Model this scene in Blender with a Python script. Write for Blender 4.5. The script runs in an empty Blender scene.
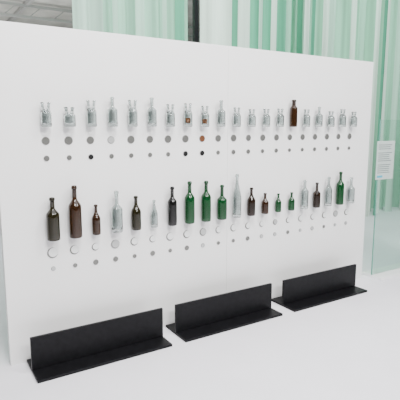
import bpy, bmesh, math, random
from mathutils import Vector, Matrix
random.seed(4)
S=bpy.context.scene

# ---------------- materials ----------------
def mat(name,col,rough=.5,metal=0,trans=0,ior=1.45,noise=0,nscale=8,bump=0,bscale=60,spec=.5,emit=0):
    m=bpy.data.materials.new(name); m.use_nodes=True
    nt=m.node_tree; b=nt.nodes['Principled BSDF']
    b.inputs['Base Color'].default_value=(*col,1)
    b.inputs['Roughness'].default_value=rough
    b.inputs['Metallic'].default_value=metal
    b.inputs['Transmission Weight'].default_value=trans
    b.inputs['IOR'].default_value=ior
    b.inputs['Specular IOR Level'].default_value=spec
    if emit:
        b.inputs['Emission Color'].default_value=(*col,1); b.inputs['Emission Strength'].default_value=emit
    tc=nt.nodes.new('ShaderNodeTexCoord')
    if noise:
        n=nt.nodes.new('ShaderNodeTexNoise'); n.inputs['Scale'].default_value=nscale
        r=nt.nodes.new('ShaderNodeValToRGB')
        r.color_ramp.elements[0].position=.3; r.color_ramp.elements[1].position=.7
        r.color_ramp.elements[0].color=(*[c*(1-noise) for c in col],1)
        r.color_ramp.elements[1].color=(*[min(1,c*(1+noise)) for c in col],1)
        nt.links.new(tc.outputs['Object'],n.inputs['Vector']); nt.links.new(n.outputs['Fac'],r.inputs['Fac'])
        nt.links.new(r.outputs['Color'],b.inputs['Base Color'])
    if bump:
        n=nt.nodes.new('ShaderNodeTexNoise'); n.inputs['Scale'].default_value=bscale
        bp=nt.nodes.new('ShaderNodeBump'); bp.inputs['Strength'].default_value=bump; bp.inputs['Distance'].default_value=.01
        nt.links.new(tc.outputs['Object'],n.inputs['Vector']); nt.links.new(n.outputs['Fac'],bp.inputs['Height'])
        nt.links.new(bp.outputs['Normal'],b.inputs['Normal'])
    return m

M_panel=mat('white_acrylic',(.80,.795,.785),.35,noise=.01,nscale=2)
M_seam=mat('seam_grey',(.62,.63,.63),.5)
M_floor=mat('white_carpet',(.78,.765,.81),.8,noise=.02,nscale=3,bump=.15,bscale=150)
M_black=mat('black_steel',(.005,.005,.006),.45,noise=.3,nscale=30,spec=.2)
M_ceil=mat('grey_ceiling',(.50,.50,.47),.8,noise=.2,nscale=2)
M_truss=mat('truss_steel',(.4,.4,.4),.4,metal=.2)
M_wall=mat('hall_wall_grey',(.65,.66,.62),.8,noise=.05)
M_sign=mat('sign_paper',(.44,.51,.48),.6)
M_ink=mat('sign_ink',(.10,.12,.13),.6)
M_white=mat('white_plastic',(.85,.85,.85),.4)

def fabric(name,col,tr):
    m=bpy.data.materials.new(name); m.use_nodes=True; nt=m.node_tree
    b=nt.nodes['Principled BSDF']; b.inputs['Roughness'].default_value=.8
    tc=nt.nodes.new('ShaderNodeTexCoord'); mp=nt.nodes.new('ShaderNodeMapping'); mp.inputs['Scale'].default_value=(6,6,.15)
    n=nt.nodes.new('ShaderNodeTexNoise'); n.inputs['Scale'].default_value=1.5
    r=nt.nodes.new('ShaderNodeValToRGB'); r.color_ramp.elements[0].position=.35; r.color_ramp.elements[1].position=.65
    r.color_ramp.elements[0].color=(*[c*.78 for c in col],1); r.color_ramp.elements[1].color=(*[min(1,c*1.1) for c in col],1)
    nt.links.new(tc.outputs['Object'],mp.inputs['Vector']); nt.links.new(mp.outputs['Vector'],n.inputs['Vector'])
    nt.links.new(n.outputs['Fac'],r.inputs['Fac']); nt.links.new(r.outputs['Color'],b.inputs['Base Color'])
    t=nt.nodes.new('ShaderNodeBsdfTranslucent'); nt.links.new(r.outputs['Color'],t.inputs['Color'])
    mx=nt.nodes.new('ShaderNodeMixShader'); mx.inputs[0].default_value=tr
    nt.links.new(b.outputs[0],mx.inputs[1]); nt.links.new(t.outputs[0],mx.inputs[2])
    nt.links.new(mx.outputs[0],nt.nodes['Material Output'].inputs['Surface'])
    return m
F_teal=fabric('teal_glow_fabric',(.15,.46,.32),.4)  # green glow of the coloured lights is put into these fabric colours
F_mint=fabric('mint_glow_fabric',(.42,.68,.54),.4)
F_pale=fabric('pale_mint_glow_fabric',(.64,.84,.73),.4)
F_white=fabric('white_fabric',(.86,.93,.86),.4)
F_deep=fabric('deep_teal_glow_fabric',(.09,.33,.22),.3)

# ---------------- mesh helpers ----------------
def add_box(bm,x0,x1,y0,y1,z0,z1,mi=0,bev=0):
    vs=[bm.verts.new(p) for p in [(x0,y0,z0),(x1,y0,z0),(x1,y1,z0),(x0,y1,z0),(x0,y0,z1),(x1,y0,z1),(x1,y1,z1),(x0,y1,z1)]]
    fs=[bm.faces.new([vs[i] for i in f]) for f in [(0,3,2,1),(4,5,6,7),(0,1,5,4),(1,2,6,5),(2,3,7,6),(3,0,4,7)]]
    for f in fs: f.material_index=mi
    if bev:
        es=list({e for f in fs for e in f.edges})
        r=bmesh.ops.bevel(bm,geom=es,offset=bev,segments=2,affect='EDGES',profile=.5)
        for f in r['faces']: f.material_index=mi
def fin(bm,name,mats,parent=None,loc=(0,0,0),smooth=False):
    me=bpy.data.meshes.new(name); bm.normal_update(); bm.to_mesh(me); bm.free()
    for m in mats: me.materials.append(m)
    if smooth:
        for p in me.polygons: p.use_smooth=True
    o=bpy.data.objects.new(name,me); S.collection.objects.link(o); o.location=loc
    if parent: o.parent=parent
    return o
def lathe(bm,prof,cx=0,cy=0,cz=0,seg=32,mi=0,lean=0,sq=1.0):
    rings=[]
    for r,z in prof:
        if r<1e-6: rings.append([bm.verts.new((cx+lean*z,cy,cz+z))])
        else: rings.append([bm.verts.new((cx+lean*z+r*math.cos(2*math.pi*k/seg),cy+r*sq*math.sin(2*math.pi*k/seg),cz+z)) for k in range(seg)])
    for a,b in zip(rings,rings[1:]):
        for k in range(seg):
            k2=(k+1)%seg
            if len(a)==1 and len(b)==1: continue
            if len(a)==1: f=bm.faces.new([a[0],b[k2],b[k]])
            elif len(b)==1: f=bm.faces.new([a[k],a[k2],b[0]])
            else: f=bm.faces.new([a[k],a[k2],b[k2],b[k]])
            f.material_index=mi; f.smooth=True
def smoothstep(a,b,t):
    t=max(0,min(1,(t-a)/(b-a))); return t*t*(3-2*t)

# ---------------- floor / hall ----------------
bm=bmesh.new(); add_box(bm,-10,18,-7,18,-.05,0); fin(bm,'floor',[M_floor])
bm=bmesh.new(); add_box(bm,-10,18,3.6,18,4.9,5.0); fin(bm,'ceiling',[M_ceil])
bm=bmesh.new(); add_box(bm,-10,18,18,18.1,0,4.9); fin(bm,'wall_back',[M_wall])
bm=bmesh.new()
for yy in (6.5,11,15.5):
    for zz in (4.45,4.75): add_box(bm,-9.5,17,yy,yy+.07,zz,zz+.07)
    n=40
    for k in range(n):
        x=-9.5+k*26.5/n
        vs=[bm.verts.new(p) for p in [(x,yy+.03,4.5),(x+.04,yy+.03,4.5),(x+.35,yy+.03,4.77),(x+.31,yy+.03,4.77)]]
        bm.faces.new(vs)
for xx in (-3,1,3): add_box(bm,xx,xx+.1,4,17,4.78,4.88)
fin(bm,'ceiling_truss',[M_truss])

# ---------------- display panel ----------------
XL,XR,H=.426,3.715,2.076; XM=(XL+XR)/2
root=bpy.data.objects.new('display_panel',None); S.collection.objects.link(root)
bm=bmesh.new()
add_box(bm,XL,XM-.001,0,.05,0,H,0,.002); add_box(bm,XM+.001,XR,0,.05,0,H,0,.002)
add_box(bm,XM-.001,XM+.001,.003,.046,.002,H-.002,1)
fin(bm,'acrylic_sheets',[M_panel,M_seam],root)

# discs
def cx(i,low=0): return .713+.1434*i-.018*math.sin(math.pi*i/19)+(0.004 if low else -.004)
M_dg=mat('disc_grey',(.15,.15,.14),.2,metal=.3)
M_dl=mat('disc_light',(.42,.43,.42),.2,metal=.2)
M_dd=mat('disc_dark',(.015,.015,.015),.25)
M_da=mat('disc_amber',(.12,.05,.025),.25)
M_rim=mat('disc_rim',(.20,.20,.195),.3)
M_dw=mat('disc_white',(.74,.75,.74),.2)
DM=[M_dg,M_dl,M_dd,M_da,M_rim,M_dw]
def disc(bm,x,z,r,mi,rim=4,cres=0):
    seg=28
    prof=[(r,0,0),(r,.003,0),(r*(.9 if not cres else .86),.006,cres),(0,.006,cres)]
    rings=[]
    for k,(rr,d,off) in enumerate(prof):
        if rr==0: rings.append([bm.verts.new((x+off*r,-d,z+off*r))])
        else: rings.append([bm.verts.new((x+off*r+rr*math.cos(2*math.pi*j/seg),-d,z+off*r+rr*math.sin(2*math.pi*j/seg))) for j in range(seg)])
    for q,(a,b) in enumerate(zip(rings,rings[1:])):
        for k in range(seg):
            k2=(k+1)%seg
            f=bm.faces.new([a[k],a[k2],b[0]] if len(b)==1 else [a[k],a[k2],b[k2],b[k]])
            f.material_index=mi if q==2 else rim
bm=bmesh.new()
up_l=[0,0,0,1,0,0,0,0,3,0,0,0,0,0,0,0,0,0,0,0]
up_s=[0,0,2,0,0,0,0,2,2,0,0,0,0,0,0,0,0,0,0,0]
lo_r=[.035,.031,.025,.031,.029,.025,.031,.030,.030,.028,.030,.027,.025,.024,.024,.028,.027,.029,.030,.028]
for i in range(20):
    disc(bm,cx(i),1.397,random.choice([.025,.027,.026]),up_l[i])
    disc(bm,cx(i),1.29,random.choice([.016,.018,.020]),up_s[i])
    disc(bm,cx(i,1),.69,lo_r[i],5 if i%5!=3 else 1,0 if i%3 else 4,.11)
    disc(bm,cx(i,1),.585,random.choice([.015,.017,.019]),random.choice([0,0,0,1]))
fin(bm,'inset_discs',DM,root)

# ---------------- bottles ----------------
G={}
def glass(n,col,tr,rough=.03,ior=1.5): G[n]=mat('glass_'+n,col,rough,trans=tr,ior=ior,noise=.1,nscale=15)
glass('olive',(.018,.014,.003),.4); glass('brown',(.034,.012,.002),.4); glass('dark',(.006,.006,.005),.3)
glass('green',(.003,.065,.015),.4); glass('clear',(.66,.71,.70),1,.01,1.5); glass('dkbrown',(.018,.008,.003),.4)
M_or=mat('amber_core',(.40,.13,.03),.4)  # amber core set inside two of the clear bottles
OFF=.0085
def bottle(x,zb,h,r,g,style='wine'):
    bm=bmesh.new()
    if style=='wine': s0,s1,rn=.60,.76,.36*r
    elif style=='beer': s0,s1,rn=.52,.78,.34*r
    elif style=='hock': s0,s1,rn=.42,.86,.32*r
    elif style=='jar': s0,s1,rn=.68,.80,.5*r
    elif style=='squat': s0,s1,rn=.56,.70,.34*r
    o=[(0,.012),(r*.6,.006),(r*.85,0),(r*.96,.003),(r,.010)]
    for k in range(1,8): o.append((r,.01+(s0*h-.01)*k/7))
    for k in range(1,11):
        t=k/10; o.append((r+(rn-r)*smoothstep(0,1,t),s0*h+(s1-s0)*h*t))
    L=.93
    o.append((rn,h*L)); o.append((rn+.0035,h*L+.001)); o.append((rn+.0035,h*.975)); o.append((rn+.001,h*.99)); o.append((rn,h))
    w=.0045
    inner=[(max(a-w,0.003),z) for a,z in reversed(o[5:])]+[(r*.75,.020),(0,.026)]
    lathe(bm,o+inner)
    name={'wine':'wine_bottle','beer':'beer_bottle','hock':'tall_bottle','jar':'glass_jar','squat':'spirit_bottle'}[style]
    add_box(bm,-.004,.004,rn*.9,r+OFF-.0062,h*.80,h*.82,1)
    bmesh.ops.recalc_face_normals(bm,faces=bm.faces)
    return fin(bm,name,[G[g],M_white],None,(x,-r-OFF,zb))
LOW=[(.27,.040,'olive','wine'),(.335,.040,'brown','wine'),(.20,.028,'brown','beer'),(.28,.038,'clear','squat'),(.235,.034,'olive','beer'),
(.195,.026,'clear','hock'),(.28,.033,'dark','wine'),(.31,.037,'green','wine'),(.305,.037,'green','wine'),(.265,.038,'green','squat'),
(.34,.035,'clear','hock'),(.225,.033,'dkbrown','beer'),(.17,.030,'brown','beer'),(.155,.026,'green','beer'),(.155,.028,'green','beer'),
(.25,.033,'clear','wine'),(.22,.033,'dkbrown','squat'),(.26,.032,'clear','beer'),(.30,.035,'green','wine'),(.24,.035,'clear','squat')]
for i,(h,r,g,s) in enumerate(LOW): bottle(cx(i,1),.782,h,r,g,s)

def twin(x,zb,h,r,idx):
    bm=bmesh.new()
    b=h*.74
    o=[(0,.010),(r*.7,.004),(r*.9,0),(r,.008),(r,b*.4),(r,b*.72)]
    for k in range(1,9):
        t=k/8*math.pi/2; o.append((r*math.cos(t) if k<8 else 0,b*.72+b*.28*math.sin(t)))
    lathe(bm,o)
    w=.0055   # inner cavity
    c=[(0,.020),(r*.75,.018),(r-w,.024),(r-w,b*.70)]
    for k in range(1,9):
        t=k/8*math.pi/2; c.append(((r-w)*math.cos(t) if k<8 else 0,b*.70+(b*.28-w)*math.sin(t)))
    nf=len(bm.faces)
    bmesh.ops.recalc_face_normals(bm,faces=bm.faces)
    lathe(bm,c)
    bm.faces.index_update(); inn=[f for f in bm.faces if f.index>=nf]
    bmesh.ops.recalc_face_normals(bm,faces=inn)
    bmesh.ops.reverse_faces(bm,faces=inn)
    b2=bmesh.new()
    for sgn in (-1,1):
        nr=r*.27; n0=b*.82; nh=h-n0
        p=[(0,0),(nr*1.4,.0),(nr,nh*.35),(nr*.95,nh-.012),(nr*1.35,nh-.009),(nr*1.35,nh-.002),(nr,nh),(nr-.003,nh-.001),(nr-.004,nh*.5),(0,nh*.45)]
        lathe(b2,p,cx=sgn*r*.42,cz=n0,seg=16,lean=sgn*.12)
    if idx in (7,8):
        lathe(b2,[(0,b*.22),(r-.014,b*.22),(r-.014,b*.5),(0,b*.5)],seg=24,mi=2)
    add_box(b2,-.004,.004,r+.0005,r+OFF-.0062,b*.55,b*.60,1)
    bmesh.ops.recalc_face_normals(b2,faces=b2.faces)
    tmp=bpy.data.meshes.new('t'); b2.to_mesh(tmp); b2.free(); bm.from_mesh(tmp); bpy.data.meshes.remove(tmp)
    return fin(bm,'twin_necked_bottle',[G['clear'],M_white,M_or],None,(x,-r-OFF,zb))
hu=[.145,.12,.165,.19,.175,.195,.155,.165,.15,.195,.145,.135,.14,.145,.235,.145,.17,.135,.155,.135]
for i,h in enumerate(hu):
    if i==14: bottle(cx(i),1.482,.22,.031,'brown','jar')
    elif i in (3,5,9,16): bottle(cx(i),1.482,h,.032,'clear','squat')
    else: twin(cx(i),1.482,h,.032 if i!=1 else .036,i)

# ---------------- black base stands ----------------
for a,b in ((.52,1.413),(1.517,2.408),(2.535,3.425)):
    bm=bmesh.new()
    add_box(bm,a,b,-.302,-.001,0,.018,0,.002)
    add_box(bm,a,b,-.165,-.145,.018,.226,0,.002)
    n=3
    for k in range(n):
        x=a+.12+(b-a-.24)*k/(n-1)
        vs=[(x-.005,-.145,.018),(x+.005,-.145,.018),(x+.005,-.02,.018),(x-.005,-.02,.018),(x-.005,-.145,.18),(x+.005,-.145,.18)]
        v=[bm.verts.new(p) for p in vs]
        for f in [(0,1,2,3),(0,4,5,1),(2,5,4,3),(1,5,2),(0,3,4)]: bm.faces.new([v[q] for q in f])
    bmesh.ops.recalc_face_normals(bm,faces=bm.faces)
    fin(bm,'black_steel_base',[M_black])

# ---------------- glass sign stand ----------------
gs=bpy.data.objects.new('glass_sign_stand',None); S.collection.objects.link(gs)
mg=mat('sheet_glass',(.80,.94,.89),.02,trans=1,ior=1.3)
me_=mat('glass_edge',(.18,.45,.36),.2,trans=.3)
bm=bmesh.new(); add_box(bm,3.80,4.7,-.056,-.048,.03,1.55); fin(bm,'glass_sheet',[mg],gs)
bm=bmesh.new(); add_box(bm,3.792,3.80,-.057,-.047,.03,1.55); fin(bm,'glass_edge_strip',[me_],gs)
bm=bmesh.new(); add_box(bm,3.80,4.72,-.17,.07,0,.03,0,.004); fin(bm,'foot_plate',[M_white],gs)
bm=bmesh.new(); add_box(bm,3.76,4.02,-.060,-.0565,.98,1.35,0)
for k in range(15):
    z=1.31-k*.019
    if k in (3,9): continue
    add_box(bm,3.78,3.78+random.uniform(.16,.21),-.0612,-.0601,z,z+.005,1)
add_box(bm,3.78,3.86,-.0612,-.0601,1.0,1.02,2)
fin(bm,'info_label',[M_sign,M_ink,mat('logo_blue',(.05,.35,.5),.5)],gs)

# ---------------- curtains ----------------
def curtain(name,x0,x1,y,z0,z1,amp,wl,m,y1=None):
    bm=bmesh.new(); n=int((x1-x0)/.02); ph=random.random()*6
    nz=8; cols=[]
    for i in range(n+1):
        t=i/n; x=x0+(x1-x0)*t
        yy=y+((y1-y)*t if y1 is not None else 0)
        row=[]
        for k in range(nz+1):
            z=z0+(z1-z0)*k/nz; q=.6+.4*(1-k/nz)
            w=math.sin(2*math.pi*x/wl+ph+.7*math.sin(x*3.1+ph))+.4*math.sin(2*math.pi*x/(wl*.43)+1.3*ph+.3*z)
            row.append(bm.verts.new((x,yy+amp*q*w,z)))
        cols.append(row)
    for a,b in zip(cols,cols[1:]):
        for k in range(nz): bm.faces.new([a[k],b[k],b[k+1],a[k+1]])
    return fin(bm,name,[m],None,smooth=True)
curtain('hanging_curtain',1.62,1.95,2.28,.0,4.6,.03,.22,F_pale)
curtain('hanging_curtain',1.90,3.08,2.36,.0,4.6,.05,.24,F_mint)
for xa,xb in ((2.05,2.12),(2.33,2.45),(2.68,2.74),(2.86,2.98)):
    curtain('fabric_strip',xa,xb,2.24,.0,4.6,.01,.2,random.choice([F_teal,F_pale]))
curtain('hanging_curtain',3.22,3.7,2.25,.0,4.6,.02,.3,F_white)
curtain('hanging_curtain',3.6,5.3,2.6,.0,4.6,.08,.25,F_teal)
curtain('hanging_curtain',5.0,12,2.55,.0,4.6,.14,.38,F_mint)
x=3.72
k=0
while x<8:
    w=random.uniform(.07,.22)
    curtain('fabric_strip',x,x+w,random.uniform(2.08,2.22),.0,4.6,.025,.17,[F_white,F_pale,F_white,F_mint,F_white,F_deep][k%6])
    x+=w+random.uniform(.06,.22); k+=1
bm=bmesh.new(); add_box(bm,3.11,3.17,2.2,2.26,0,4.6,0,.004); add_box(bm,3.07,3.21,2.16,2.30,0,.02); fin(bm,'black_post',[M_black])
bm=bmesh.new(); add_box(bm,1.5,12,2.05,2.75,4.6,4.68,0,.01); fin(bm,'curtain_track',[M_truss])

# ---------------- lights ----------------
def area(name,loc,rot,sx,sy,e,col=(1,1,1)):
    l=bpy.data.lights.new(name,'AREA'); l.shape='RECTANGLE'; l.size=sx; l.size_y=sy; l.energy=e; l.color=col
    o=bpy.data.objects.new(name,l); S.collection.objects.link(o); o.location=loc; o.rotation_euler=rot; return o
area('overhead_light',(0.5,-2.8,4.2),(math.radians(25),0,0),1.0,1.0,210,(1,.99,.98))
area('overhead_light',(3.4,-2.8,4.2),(math.radians(25),0,0),1.0,1.0,150,(1,.99,.98))
area('overhead_light',(1.6,-4.5,3.6),(math.radians(45),0,0),3,.5,210,(1,.99,.98))
area('floor_wash_light',(2.3,-1.5,4.4),(0,0,0),5,2,140,(.98,.97,1))
area('green_light',(4.5,.8,4.3),(math.radians(40),0,0),6,.5,120,(.7,1,.87))
area('backlight',(6,4,2.8),(math.radians(-90),0,0),9,3,240,(.75,1,.88))
area('hall_light',(0,10,4.4),(0,0,0),10,6,420,(1,.98,.93))
area('hall_uplight',(0,9,2.2),(math.pi,0,0),8,6,260,(1,1,.97))
W=bpy.data.worlds.new('World'); S.world=W; W.use_nodes=True
bg=W.node_tree.nodes['Background']; bg.inputs[0].default_value=(.97,.97,1,1); bg.inputs[1].default_value=.22

# ---------------- camera ----------------
f=465; a=math.radians(31.8); t=math.radians(8.9)
c=bpy.data.cameras.new('camera'); c.sensor_width=36; c.lens=36*f/400
o=bpy.data.objects.new('camera',c); S.collection.objects.link(o)
o.location=(0,-2.938,1.48); o.rotation_euler=(math.pi/2-t,0,-a)
S.camera=o
